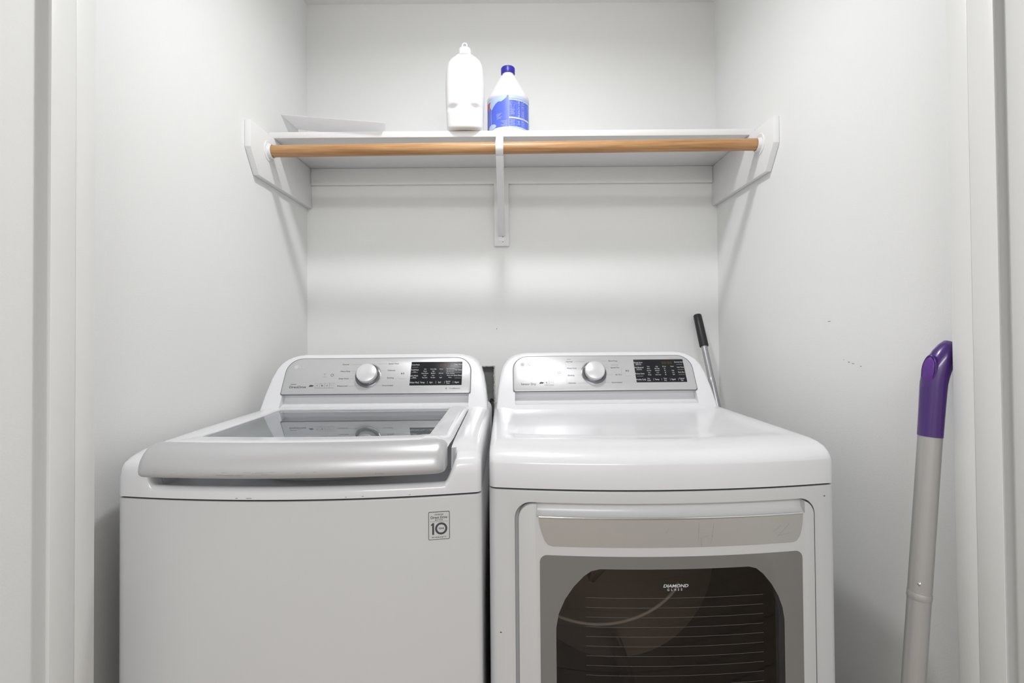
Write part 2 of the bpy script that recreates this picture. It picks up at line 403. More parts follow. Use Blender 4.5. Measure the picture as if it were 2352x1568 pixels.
def console(root, kind):
    tab = [(0.950, .339), (0.966, .337), (1.02, .331), (1.06, .324), (1.088, .315), (1.104, .304), (1.115, .290), (1.123, .273), (1.128, .255), (1.130, .235)]
    fr = [(w_, z) for z, w_ in tab]; out = fr + [(-a, b) for a, b in reversed(fr)]
    n = len(out)
    v = [(x, plane_y(z), z) for x, z in out]
    v += [(x * 0.985, 0.70, min(z, 1.122)) for x, z in out]
    f = [tuple(range(n)), tuple(range(2 * n - 1, n - 1, -1))] + [(i, i + n, (i + 1) % n + n, (i + 1) % n) for i in range(n)]
    me = fix(mesh(v, f))
    bm = bmesh.new(); bm.from_mesh(me)
    es = [e for e in bm.edges if all(abs(q.co.y - plane_y(q.co.z)) < 1e-4 and q.co.z > 0.96 for q in e.verts) and e.calc_face_angle(0) > 0.5]
    bmesh.ops.bevel(bm, geom=es, offset=0.008, segments=4, profile=0.5, affect='EDGES')
    bm.to_mesh(me); bm.free()
    cut = prism([(.46, .976), (.530, .976), (.545, .979), (.558, .985), (.566, .993), (.569, 1.002), (.567, 1.010), (.560, PANEL_Z0 + 0.0006), (.46, PANEL_Z0 + 0.0006)], -PW + 0.004, PW - 0.004, 'x')
    me = boolean(me, [cut])
    c = new_obj('console', me, M['enamel'], root, 32)
    # control panel
    def outline(g):
        w_, h_ = PW + g, PH; r = 0.047; rb = 0.006; pts = []
        for k in range(9):
            a = PI / 2 * k / 8; pts.append((PW + w_ - r + r * math.cos(a), h_ + g - r + r * math.sin(a)))
        for k in range(9):
            a = PI / 2 + PI / 2 * k / 8; pts.append((PW - w_ + r + r * math.cos(a), h_ + g - r + r * math.sin(a)))
        for k in range(4):
            a = PI + PI / 2 * k / 3; pts.append((PW - w_ + rb + rb * math.cos(a), -g + rb + rb * math.sin(a)))
        for k in range(4):
            a = 1.5 * PI + PI / 2 * k / 3; pts.append((PW + w_ - rb + rb * math.cos(a), -g + rb + rb * math.sin(a)))
        return pts
    new_obj('panel_gasket', xf(prism(outline(0.0018), 0.0001, 0.0012, 'z'), PM), M['gasket'], c)
    panel = new_obj('control_panel', xf(prism(outline(-0.0004), 0.0002, 0.0034, 'z', 0.0012), PM), M['silver'], root, 40)
    TH = 0.0037
    # knob
    KS, KT = 0.4465, 0.50
    kr = pm(lathe([(0.0375, 0), (0.040, 0.0), (0.0405, 0.0018), (0.0395, 0.0026), (0.0378, 0.0018)], 56, cap=False), KS, KT, 0.0034)
    kn = new_obj('knob', pm(lathe([(0.0300, 0.0), (0.0308, 0.004), (0.0308, 0.0165), (0.0298, 0.0195), (0.0275, 0.0208), (0.0, 0.0212)], 56, cap=False), KS, KT, 0.006), M['knob'], root, 35)
    new_obj('knob_ring', kr, M['chrome'], kn, 40)
    new_obj('knob_skirt', pm(lathe([(0.0388, 0.0004), (0.0365, 0.0010), (0.0330, 0.0026), (0.0318, 0.0060), (0.0310, 0.0090)], 56, cap=False), KS, KT, 0.0034), M['well'], kn, 60)
    # display
    d0, d1, e0, e1 = 0.675, 0.9535, 0.215, 0.875
    disp = new_obj('display', pm(box_me(d0 * 2 * PW, d1 * 2 * PW, e0 * PH, e1 * PH, 0.0034, 0.0042, 0.0006), 0, 0), M['lcd'], root, 40)
    DW, DH = (d1 - d0), (e1 - e0)
    def D(me, a, b): return pm(me, d0 + a * DW, e0 + b * DH, 0.0045)
    L = []
    def dt(s_, a, b, size, sx=1.0, bold=0.00004): L.append(D(text_me(s_, size, bold=bold, sx=sx), a, b))
    if kind == 'washer':
        left = [('TurboWash', .08, .87), ('ColdWash', .08, .65), ('Extra Wash', .07, .40)]
        left2 = [('Care', .08, .57), ('Allergy', .08, .33)]
        bott = ['Water Plus', 'Temp.', 'Spin', 'Soil', 'Special\nCare', 'Signal']
        cols = [(.28, ['Hot', 'Warm', 'Semi-Warm', 'Cold', 'Tap Cold']), (.44, ['Extra High', 'High', 'Medium', 'Low', 'No Spin']),
                (.59, ['Heavy', '\u2022', 'Normal', '\u2022', 'Light']), (.77, ['Add Garments', 'Remote Start', 'Water Heating', 'Door Lock', 'Rinse'])]
        right = [('Delay Wash', .92, .87), ('Tub Clean', .92, .64), ('Extra Rinse', .92, .40)]
    else:
        left = [('Energy Saver', .09, .86), ('Anti Bacterial', .09, .64), ('Reduce Static', .09, .37)]
        left2 = [('More Time', .09, .79), ('Damp Dry', .09, .57)]
        bott = ['Wrinkle Care', 'Dry\nLevel', 'Temp.', 'Time\nDry', 'Signal', 'Custom\nPgm']
        cols = [(.28, ['Very', 'More', 'Normal', 'Less', 'Damp']), (.45, ['High', 'Mid High', 'Medium', 'Low', 'Ultra Low']),
                (.60, ['60 min', '50', '40', '30', '20']), (.76, ['Steam', '', 'High', 'Low', 'Off'])]
        right = [('Remote Start', .91, .87), ('Less Time', .92, .64), ('Rack Dry', .92, .42)]
    for s_, a, b in left + right:
        dt(s_, a, b, 0.0062, 0.85); L.append(D(line_me(-.0095, 0, .0095, 0, 0.0005), a, b - .105))
    for s_, a, b in left2: dt(s_, a, b, 0.004, 0.9)
    for k, s_ in enumerate(bott):
        a = .085 + k * .163
        if k == 5: a = .905
        dt(s_, a, .115, 0.0062 if '\n' in s_ else 0.0072, 0.8)
        if k: L.append(D(line_me(0, -.0035, 0, .0045, 0.0005), .175 + (k - 1) * .165, .11))
    for a, items in cols:
        for j, s_ in enumerate(items):
            if s_: dt(s_, a, .68 - j * .090, 0.0050, 0.85)
    new_obj('display_lettering', join(L), M['white'], disp)['kind'] = 'stuff'
    # dim seven-segment digits
    sg = []
    for q, dx in enumerate((0, .0075, .0175, .025)):
        for (x0, y0, x1, y1) in ((0, 0, .0045, 0), (0, .0042, .0045, .0042), (0, .0084, .0045, .0084), (0, 0, 0, .0042), (0, .0042, 0, .0084), (.0045, 0, .0045, .0042), (.0045, .0042, .0045, .0084)):
            sg.append(xf(line_me(x0, y0, x1, y1, .0007), T(dx, 0)))
    sg += [xf(disc_me(.0006, 8), T(.0142, .003)), xf(disc_me(.0006, 8), T(.0142, .006))]
    new_obj('display_digits', D(join(sg), .57, .79), M['amber'], disp)
    # printed words
    A = []; G = []; P_ = []
    def tx(lst, s_, a, b, size, al='CENTER', bold=0.0, sx=1.0, shear=0.0, space=1.0):
        lst.append(pm(text_me(s_, size, al, bold, sx, shear, space), a, b, TH))
    def ln(lst, a0, b0, a1, b1, wd=0.0004):
        lst.append(pm(line_me(0, 0, (a1 - a0) * 2 * PW, (b1 - b0) * PH, wd), a0, b0, TH))
    # round logo and two letters
    P_.append(pm(disc_me(0.0068), 0.052, 0.76, TH)); tx(P_, 'LG', 0.068, 0.755, 0.0135, 'LEFT', 0.0003)
    # power symbol
    A.append(pm(ring_me(0.0036, 0.0046, 24, PI * 0.66, PI * 2.34), 0.2535, 0.52, TH)); ln(A, 0.2535, 0.53, 0.2535, 0.565, 0.0010)
    G.append(pm(ring_me(0.0028, 0.0034, 18, 0.3, 5.2), 0.214, 0.545, TH)); G.append(pm(line_me(-.002, -.0015, .003, .0012, .0006), 0.2135, 0.55, TH)); ln(G, 0.205, 0.47, 0.225, 0.47, 0.0008)
    # play / pause
    A.append(xf(mesh([(0, -.0032, 0), (.0045, 0, 0), (0, .0032, 0)], [(0, 1, 2)]), PM @ T(0.624 * 2 * PW, 0.55 * PH, TH)))
    for q in (0.0062, 0.0086): A.append(pm(line_me(q, -.0032, q, .0032, .0012), 0.624, 0.55, TH))
    ln(G, 0.615, 0.40, 0.647, 0.40, 0.0005)
    ln(G, .88, .905, .948, .905, .0005)
    if kind == 'washer':
        lf = [('Normal', .317, .82), ('Heavy Duty', .321, .625), ('Deep Wash', .319, .42), ('Waterproof', .318, .215)]
        rt = [('Speed Wash', .578, .83), ('Delicates', .570, .64), ('Bedding', .569, .43), ('Downloaded', .559, .22)]
        for s_, a, b in lf:
            tx(A, s_, a, b, 0.0064, bold=0.00004); ln(G, a + .034, b, .385 + abs(b - .52) * .07, b)
        for s_, a, b in rt:
            tx(A, s_, a, b, 0.0064, bold=0.00004); ln(G, .512 - abs(b - .52) * .06, b, a - .036, b)
        ln(G, .565, .885, .59, .885, 0.0006)
        tx(A, 'Inverter', .042, .275, 0.0052, 'LEFT', 0.00006); tx(A, 'DirectDrive', .038, .195, 0.0105, 'LEFT', 0.0001, 0.98)
        nb, bx = 4, .1735
        tx(A, 'TrueBalance', .917, .125, 0.0062, sx=1.05); A.append(pm(ring_me(.0014, .0026, 12, .4, 5.8), .873, .125, TH)); ln(G, .70, .165, .74, .165)
    else:
        lf = [('Normal', .314, .83), ('Heavy Duty', .325, .64), ('Bedding', .318, .43), ('Delicates', .321, .215)]
        rt = [('Perm.Press', .560, .84), ('Speed Dry', .567, .645), ('Air Dry', .580, .44), ('Downloaded', .566, .22)]
        for s_, a, b in lf:
            tx(A, s_, a, b, 0.0064, bold=0.00004); ln(G, a + .034, b, .385 + abs(b - .52) * .07, b)
        for s_, a, b in rt:
            tx(A, s_, a, b, 0.0064, bold=0.00004); ln(G, .512 - abs(b - .52) * .06, b, a - .036, b)
        ln(G, .2925, .86, .2925, .20); ln(G, .2925, .20, .297, .20); ln(G, .600, .64, .600, .42)
        tx(G, 'Steam', .314, .90, 0.005); tx(G, 'SteamFresh', .567, .72, 0.005)
        tx(A, 'Sensor Dry', .040, .195, 0.0105, 'LEFT', 0.00006, 0.95)
        G.append(pm(ring_me(0.0088, 0.0091, 32), 0.2535, 0.52, TH))
        nb, bx = 2, .1695
    # the small round energy mark and the boxed pictograms
    hx = .153
    A.append(pm(ring_me(0.0026, 0.0050, 24, 0.2, 3.6, 1.25, .9), hx, .215, TH)); A.append(pm(ring_me(0.0020, 0.0046, 24, 3.3, 6.6, 1.3, .7), hx + .002, .235, TH))
    tx(A, 'he', hx, .225, 0.0075, bold=0.0003)
    for q in range(nb):
        x0 = bx + q * .0255; x1 = x0 + .024
        for (a0, b0, a1, b1) in ((x0, .155, x1, .155), (x0, .30, x1, .30), (x0, .155, x0, .30), (x1, .155, x1, .30)): ln(G, a0, b0, a1, b1, .0005)
        xc = (x0 + x1) / 2
        if q < nb - 1:
            lst = A if q == 1 else G
            lst.append(pm(ring_me(0.0012, 0.0030, 16, .5 + q, 5.6 + q), xc, .235, TH))
        else:
            tx(G, 'smart', xc, .245, .0040)
        ln(G, x0 + .003, .175, x1 - .003, .175, .0008)
    new_obj('panel_lettering', join(A), M['ink'], panel)['kind'] = 'stuff'
    new_obj('panel_fine_print', join(G), M['inkgrey'], panel)['kind'] = 'stuff'
    new_obj('panel_emblem', join(P_), M['inkpale'], panel)
    return c

# ---------------- washer
W_FRONT = make_front(0.034, 0.009)
washer = thing('washing_machine', 'white top-loading washing machine with glass lid and silver handle, left of the dryer', 'washing machine', (-0.4025, 0.9535, 0), 0.010)
XS = xsamples(HW, 0.014, 33)
DEP = 0.70; COVZ = 0.8905
body = prism(plan_outline(W_FRONT, DEP, XS), 0.02, COVZ - 0.0035, 'z')
bm = bmesh.new(); bm.from_mesh(body)
es = [e for e in bm.edges if all(v.co.z > 0.88 for v in e.verts)]
bmesh.ops.bevel(bm, geom=es, offset=0.0025, segments=3, profile=0.5, affect='EDGES'); bm.to_mesh(body); bm.free()
wb = new_obj('cabinet', body, M['shaded_satin'], washer, 30)
new_obj('seam', prism(plan_outline(W_FRONT, DEP, XS, 0.0035), COVZ - 0.006, COVZ + 0.004, 'z'), M['seam'], washer)
for sx in (-.27, .27):
    for sy in (.08, .62):
        new_obj('foot', xf(lathe([(0.022, 0), (0.022, 0.012), (0.012, 0.014), (0.012, 0.03)], 16), T(sx, sy, 0)), M['black'], washer, 40)

F_W = [(0, .927), (.004, .944), (.010, .953), (.03, .962), (.056, .968), (.10, .972), (.237, .9755)]
S_W = [(0, .950), (.002, .958), (.006, .965), (.012, .970), (.022, .9745), (.035, .9755), (.05, .974), (.0665, .969), (.0685, .966)]
A_W = [(0, .9005), (.002, .9055), (.006, .9095), (.012, .9110), (.018, .9100), (.026, .905), (.034, .901), (.04, .900)]
YL0, YL1 = 0.040, 0.519
def wz(x, d):
    s = HW - abs(x); ax = -x if x < 0 else x - .006
    top = .9755 - math.hypot(.9755 - interp(F_W, d), .9755 - interp(S_W, s))
    if d > YL1 + 0.001: return max(top, .966) if s > .05 else top
    apr = interp(A_W, d)
    if d < 0.035:
        wgt = 1 - sstep(.268, .292, ax)
    else:
        wgt = 1 - sstep(.2748, .2765, ax) if d > .05 else 1 - sstep(.2748, .2765 + .0155 * (1 - (d - .035) / .015), ax)
    return top * (1 - wgt) + apr * wgt
dl = sorted(set([0, .002, .004, .006, .009, .012, .015, .018, .022, .026, .03, .034, .04, .05, .056, .075, .1, .13, .17, .237, .3, .38, .45, YL1 - .002, YL1 + .0015, .54, DEP]))
xl = xsamples(HW, 0.014, 3)
xl = sorted(set([round(v, 5) for v in xl + lin(-.268, .268, 19) + [s_ * q + (.006 if s_ > 0 and q < .299 else 0) for s_ in (-1, 1) for q in (.2695, .2715, .2735, .2748, .2765, .2785, .281, .284, .287, .290, .294, .302, .308, .316, .322, .3255, .331, .335)]]))
def wy(x, d):
    f0 = W_FRONT(x); return f0 + (DEP - f0) * (d / DEP)
v, f = heightfield(xl, dl, wy, wz)
v, f = skirt(v, f, len(xl), len(dl), COVZ)
new_obj('top_cover', mesh(v, f), M['enamel'], washer, 40)

# lid
lid = None
GX0, GX1, GD0, GD1 = -.2685, .228, .135, .508
def lz(x, d):
    side = interp([(-.2725, .9715), (-.2685, .9765), (-.26, .9765), (.22, .9765), (.228, .9775), (.236, .9805), (.264, .9795), (.273, .976), (.2785, .968)], x)
    front = interp([(.018, .0135), (.03, .0150), (.05, .0135), (.08, .0085), (.11, .003), (.135, 0), (.6, 0)], d)
    endw = 1 - sstep(.256, .2785, abs(x)) * .65
    return side + front * endw
xs_ = [-.2725, -.2715, -.2685] + lin(-.24, .20, 15) + [GX1, .232, .236, .242, .25, .258, .264, .269, .273, .276, .2785]
ds_ = [.018, .024, .03, .038, .05, .065, .08, .095, .11, .12, GD0, .2, .3, .4, GD1, .512, YL1 - .003]
def ly(x, d):
    f0 = W_FRONT(x * .99) * (1 - sstep(.05, .5, d)); return f0 + d
v, f = heightfield(xs_, ds_, ly, lz, lambda a, b: GX0 < a < GX1 and GD0 < b < GD1)
me = mesh(v, f)
bm = bmesh.new(); bm.from_mesh(me); bmesh.ops.recalc_face_normals(bm, faces=bm.faces)
bmesh.ops.solidify(bm, geom=bm.faces[:], thickness=0.007); bm.to_mesh(me); bm.free()
lid = new_obj('lid_frame', fix(me), M['enamel'], washer, 45)
gv = []; gf = []
gx = lin(GX0 - .001, GX1 + .001, 17)
for a in gx: gv.append((a, ly(a, GD0) - .001, .9735))
for a in gx: gv.append((a, GD1 + .001, .9735))
for i in range(16): gf.append((i, i + 1, 18 + i, 17 + i))
new_obj('glass_pane', mesh(gv, gf), M['lidglass'], washer)
# tub under the glass
new_obj('tub_opening', xf(lathe([(.235, 0.0005), (.225, .010), (.205, .012), (.200, .004), (.200, .0005)], 48, cap=False), T(0, .285, .900)), M['shaded_satin'], washer, 40)
new_obj('wash_basket', xf(lathe([(.200, .0035), (.10, .0030), (0.001, .0025)], 48, cap=False), T(0, .285, .898)), M['steel'], washer, 40)
# handle
prof = [(.0195, .9905), (.010, .9915), (-.002, .9898), (-.013, .9850), (-.023, .9775), (-.031, .9675), (-.0355, .957), (-.0370, .948), (-.0355, .9415), (-.031, .938), (-.020, .937), (.0, .937), (.0195, .937)]
hxs = [-.2725, -.2722, -.271, -.269, -.266, -.261, -.255] + lin(-.24, .24, 21) + [.250, .259, .265, .269, .273, .276, .278, .2785]
v = []; f = []
for x in hxs:
    e = max(0.0, (abs(x) - .2605) / .018) if x > 0 else max(0.0, (abs(x) - .2625) / .010)
    c_ = math.sqrt(max(0, 1 - min(1, e) ** 2))
    amt = .24 if x > 0 else .14
    for d, z in prof:
        dd = .0195 - (.0195 - d) * (1 - amt + amt * c_)
        zz = .955 + (z - .955) * (1 - amt + amt * c_) - (.0 if x < 0 else .001 * (1 - c_))
        v.append((x, W_FRONT(x * .99) + dd, zz))
npf = len(prof)
for i in range(len(hxs) - 1):
    for k in range(npf):
        k2 = (k + 1) % npf; f.append((i * npf + k, (i + 1) * npf + k, (i + 1) * npf + k2, i * npf + k2))
f.append(tuple(range(npf))); f.append(tuple(range((len(hxs) - 1) * npf + npf - 1, (len(hxs) - 1) * npf - 1, -1)))
hnd = new_obj('lid_handle', fix(mesh(v, f)), M['silver'], washer, 50)
# scratches along the lower lip of the handle
sc = []
for q in range(20):
    x = random.uniform(-.25, .06) if q < 19 else random.uniform(.1, .25); l = random.uniform(.004, .022)
    z = .9475 + random.uniform(-.003, .0035)
    y = W_FRONT(x * .99) - .0372; sc.append(box_me(x, x + l, y - .0002, y + .002, z, z + random.uniform(.0002, .0004)))
o = new_obj('scratch', join(sc), M['inkgrey'], hnd); o['kind'] = 'stuff'; o['label'] = 'fine dark scratches along the lower edge'
console(washer, 'washer')
# warranty badge on the front
bx_, bz0, bz1, bw_ = .2645, .807, .859, .0195
def bf(x, z, n): return Vector((x, W_FRONT(x) - n, z))
def onfront(me, cx, cz, n, front, bend=True):
    for q in me.vertices:
        x = cx + q.co.x; z = cz + q.co.y
        q.co = Vector((x, front(x) - n - q.co.z, z))
    return me
def rr(w_, h_, r, n=5):
    pts = []
    for cx, cy, a0 in ((w_ - r, h_ - r, 0), (-w_ + r, h_ - r, PI / 2), (-w_ + r, -h_ + r, PI), (w_ - r, -h_ + r, 1.5 * PI)):
        for k in range(n + 1):
            a = a0 + PI / 2 * k / n; pts.append((cx + r * math.cos(a), cy + r * math.sin(a)))
    return pts
def strip_slab(outline, n0, n1, cx, cz, front, nx=14):
    """thin plate following the bowed front: x-monotone outline given as (x,z) about cx,cz"""
    xs = sorted(set([round(p[0], 6) for p in outline] + [round(a, 6) for a in lin(min(p[0] for p in outline), max(p[0] for p in outline), nx)]))
    m_ = len(outline)
    def span(x):
        zs = []
        for i in range(m_):
            (xa, za), (xb, zb) = outline[i], outline[(i + 1) % m_]
            if min(xa, xb) - 1e-6 <= x <= max(xa, xb) + 1e-6:
                if abs(xb - xa) < 1e-9: zs += [za, zb]
                else: zs.append(za + (zb - za) * (x - xa) / (xb - xa))
        return min(zs), max(zs)
    v = []; f = []
    for x in xs:
        lo, hi = span(x); X = cx + x; y = front(X)
        v += [(X, y - n1, cz + lo), (X, y - n1, cz + hi), (X, y - n0, cz + hi), (X, y - n0, cz + lo)]
    for i in range(len(xs) - 1):
        a, b = 4 * i, 4 * (i + 1)
        for k in range(4):
            k2 = (k + 1) % 4; f.append((a + k, a + k2, b + k2, b + k))
    f.append((0, 1, 2, 3)); e = 4 * (len(xs) - 1); f.append((e + 3, e + 2, e + 1, e))
    return fix(mesh(v, f))
zc = (bz0 + bz1) / 2; bh = (bz1 - bz0) / 2
badge = new_obj('badge', strip_slab(rr(bw_, bh, .0022), -0.0002, .0006, bx_, zc, W_FRONT), M['ink'], washer)
badge['label'] = 'black-bordered warranty badge'
bfill = new_obj('badge_field', strip_slab(rr(bw_ - .001, bh - .001, .0014), 0, .0008, bx_, zc, W_FRONT), M['shaded_satin'], badge)
B = []
def bt(s_, x, z, size, bold=0.0, sx=1.0, space=1.0): B.append(onfront(xf(text_me(s_, size, bold=bold, sx=sx, space=space), T(x, z)), bx_, zc, .0010, W_FRONT))
bt('INVERTER', 0, .0205, .0033, .00008, 1.0, 1.1); bt('Direct Drive', 0, .0152, .0066, .00012, .9); bt('MOTOR', 0, .0105, .0030, .0001, 1, 1.5)
bt('WARRANTY', 0, -.0215, .0036, .0001, 1.0, 1.5); bt('YEAR', .004, -.0055, .0044, .0001, 1.0)
B.append(onfront(xf(ring_me(.0075, .0112, 36), T(.004, -.0055)), bx_, zc, .0010, W_FRONT))
B.append(onfront(line_me(-.0165, .0078, .0165, .0078, .0004), bx_, zc, .0010, W_FRONT))
B.append(onfront(mesh([(-.0125, -.0165, 0), (-.0090, -.0165, 0), (-.0090, .0052, 0), (-.0118, .0052, 0), (-.0148, .0020, 0), (-.0148, .0000, 0), (-.0125, .0012, 0)], [(0, 1, 2, 3, 4, 5, 6)]), bx_, zc, .0010, W_FRONT))
new_obj('badge_lettering', join(B), M['ink'], badge)['kind'] = 'stuff'

# ---------------- dryer
D_FRONT = make_front(0.033)
dryer = thing('clothes_dryer', 'white front-loading clothes dryer with smoked glass door, right of the washing machine', 'clothes dryer', (0.2972, 0.9915, 0), 0.015)
DCX = 0.0
DX0, DX1, DZ0, DZ1 = -.286, .292, .245, .8615
winpts_up = [(-.216, .56), (-.216, .628), (-.211, .655), (-.199, .683), (-.182, .708), (-.163, .728), (-.149, .738), (-.133, .742)]
winr = [(.153, .742), (.168, .738), (.182, .727), (.199, .706), (.212, .684), (.221, .660), (.225, .636), (.225, .56)]
def mirz(z): return 1.04 - z
win = winpts_up + winr + [(x, mirz(z)) for x, z in reversed(winr)][1:] + [(x, mirz(z)) for x, z in reversed(winpts_up)][:-1]
body = prism(plan_outline(D_FRONT, DEP, XS), 0.02, COVZ - 0.0035, 'z')
bm = bmesh.new(); bm.from_mesh(body)
es = [e for e in bm.edges if all(v.co.z > 0.88 for v in e.verts)]
bmesh.ops.bevel(bm, geom=es, offset=0.0025, segments=3, profile=0.5, affect='EDGES'); bm.to_mesh(body); bm.free()
def shifted(pts, cx, cz): return [(x + cx, z + cz) for x, z in pts]
dcx, dcz = (DX0 + DX1) / 2, (DZ0 + DZ1) / 2; dhw, dhh = (DX1 - DX0) / 2, (DZ1 - DZ0) / 2
def pocket(g0, g1, gt, yb): # pocket follows the bow: cut with a bowed slab
    pts = []
    for cx, cy, a0 in ((DX1 + g1 - .032, DZ1 + gt - .032, 0), (DX0 - g0 + .032, DZ1 + gt - .032, PI / 2), (DX0 - g0 + .032, DZ0 - gt + .032, PI), (DX1 + g1 - .032, DZ0 - gt + .032, 1.5 * PI)):
        for k in range(9):
            a = a0 + PI / 2 * k / 8; pts.append((cx + .032 * math.cos(a), cy + .032 * math.sin(a)))
    return strip_slab(pts, -yb, .05, 0, 0, D_FRONT, 31)
drumcut = xf(lathe([(.280, 0), (.280, .58)], 56), T(0.003, .52, .545) @ Matrix.Rotation(PI / 2, 4, 'X'))
body = boolean(body, [pocket(.0075, .004, .0030, .018), drumcut])
db = new_obj('cabinet', body, M['shaded_satin'], dryer, 30)
new_obj('seam', prism(plan_outline(D_FRONT, DEP, XS, 0.0035), COVZ - 0.006, COVZ + 0.004, 'z'), M['seam'], dryer)
for sx in (-.27, .27):
    for sy in (.08, .62):
        new_obj('foot', xf(lathe([(0.022, 0), (0.022, 0.012), (0.012, 0.014), (0.012, 0.03)], 16), T(sx, sy, 0)), M['black'], dryer, 40)
F_D = [(0, .937), (.003, .943), (.010, .951), (.022, .959), (.04, .9645), (.06, .9675), (.08, .969)]
S_D = [(0, .954), (.002, .959), (.006, .9645), (.012, .9675), (.02, .969)]
def dz(x, d):
    s = HW - abs(x)
    top = .969 - math.hypot(.969 - interp(F_D, d), .969 - interp(S_D, s))
    return top - .0065 * sstep(.030, .070, s) * sstep(.085, .165 , d)
dl = [0, .0015, .003, .006, .010, .015, .022, .030, .04, .05, .06, .07, .08, .09, .10, .11, .12, .13, .14, .15, .165, .2, .25, .3, .4, .5, .6, DEP]
xl = xsamples(HW, 0.014, 3)
xl = sorted(set([round(v, 5) for v in xl + lin(-.28, .28, 23) + [s_ * q for s_ in (-1, 1) for q in (.284, .289, .294, .300, .306, .312, .318, .323, .326, .331, .335)]]))
def dy_(x, d):
    f0 = D_FRONT(x); return f0 + (DEP - f0) * (d / DEP)
v, f = heightfield(xl, dl, dy_, dz)
v, f = skirt(v, f, len(xl), len(dl), COVZ)
new_obj('top_cover', mesh(v, f), M['enamel'], dryer, 40)
console(dryer, 'dryer')
# door
door = strip_slab(shifted(rr(dhw, dhh, .029, 8), dcx, dcz), -.0165, .0035, 0, 0, D_FRONT, 31)
bevel_me(door, .005, 3, 50)
# scoop behind the grip edge: profile swept across the bow
def sweep(profile, xs_a, front):
    v = []; f = []; n = len(profile)
    for x in xs_a:
        for d, z in profile: v.append((x, front(x) + d, z))
    for i in range(len(xs_a) - 1):
        for k in range(n):
            k2 = (k + 1) % n; f.append((i * n + k, (i + 1) * n + k, (i + 1) * n + k2, i * n + k2))
    f.append(tuple(range(n))); f.append(tuple(range(len(xs_a) * n - 1, (len(xs_a) - 1) * n - 1, -1)))
    return fix(mesh(v, f))
scoop = sweep([(-.02, .8375), (-.0025, .8375), (.003, .8390), (.0095, .8450), (.0125, .8540), (.0135, .870), (-.02, .870)], lin(-.252, .272, 25), D_FRONT)
wincut = strip_slab(win, -.04, .03, 0, 0, D_FRONT, 25)
door = boolean(door, [scoop, wincut])
dr = new_obj('door', door, M['shaded_satin'], dryer, 38)
tr_pts = [(-.248, .8370), (.267, .8370), (.2665, .825), (.264, .808), (.259, .793), (.253, .786), (.245, .7835), (-.222, .7835), (-.230, .786), (-.236, .793), (-.242, .808), (-.2465, .825)]
hb = new_obj('door_handle', strip_slab(tr_pts, .0030, .0052, 0, 0, D_FRONT, 25), M['grip'], dr, 30)
lip = sweep([(.001, .8358), (-.0052, .8358), (-.0058, .8368), (-.0056, .8382), (-.0045, .8390), (.001, .8385)], lin(-.2475, .2665, 25), D_FRONT)
new_obj('handle_lip', lip, M['chrome'], hb, 40)
sc = []
for (x, z, a, l) in ((-.005, .815, 1.0, .013), (.055, .812, 1.5, .03), (.083, .815, 1.4, .026), (.225, .808, .75, .035), (.228, .800, .1, .022), (.212, .812, .6, .02), (.080, .797, 1.3, .016), (.060, .793, 1.6, .018), (.069, .803, .2, .012)):
    sc.append(onfront(xf(line_me(-l / 2, 0, l / 2, 0, .0004), T(x, z) @ Matrix.Rotation(a, 4, 'Z')), 0, 0, .0054, D_FRONT))
o = new_obj('scratch', join(sc), M['inkgrey'], hb); o['kind'] = 'stuff'; o['label'] = 'thin grey scratches on the silver grip plate'
bez_pts = shifted(rr((.265 + .246) / 2, (.7655 - .285) / 2, .014, 6), (.265 - .246) / 2, (.7655 + .285) / 2)
bez = boolean(strip_slab(bez_pts, .0030, .0042, 0, 0, D_FRONT, 31), [strip_slab(win, -.04, .03, 0, 0, D_FRONT, 25)])
bz = new_obj('window_border', bez, M['bezel'], dr, 30)
# smoked pane: single sheet following the bow
xs_w = sorted(set([p[0] for p in win] + lin(-.216, .225, 21)))
def wspan(x):
    return interp(sorted(winpts_up[1:] + winr[:-1]), x)
v = []; f = []
for x in xs_w:
    hi = wspan(x); v += [(x, D_FRONT(x) - .0036, mirz(hi)), (x, D_FRONT(x) - .0036, hi)]
for i in range(len(xs_w) - 1): f.append((2 * i, 2 * i + 2, 2 * i + 3, 2 * i + 1))
pane = new_obj('window_glass', mesh(v, f), M['doorglass'], dr)
Ls = []
for q in range(17):
    z = .6875 - q * .0182
    for xa, xb in zip(lin(-.160, .181, 15), lin(-.160, .181, 15)[1:]):
        Ls.append(mesh([(xa, D_FRONT(xa) - .0041, z), (xb, D_FRONT(xb) - .0041, z), (xb, D_FRONT(xb) - .0041, z + .00055), (xa, D_FRONT(xa) - .0041, z + .00055)], [(0, 1, 2, 3)]))
o = new_obj('window_stripe', join(Ls), M['pin'], pane); o['kind'] = 'stuff'; o['label'] = 'fine pale horizontal pinstripes on the glass'
Ls = [onfront(xf(text_me('DIAMOND', .0080, bold=.0002, sx=1.25, shear=.2), T(.010, .7105)), 0, 0, .0042, D_FRONT),
      onfront(xf(text_me('GLASS', .0060, bold=.0001, sx=1.0, space=2.0), T(.008, .7035)), 0, 0, .0042, D_FRONT)]
new_obj('window_lettering', join(Ls), M['white'], pane)
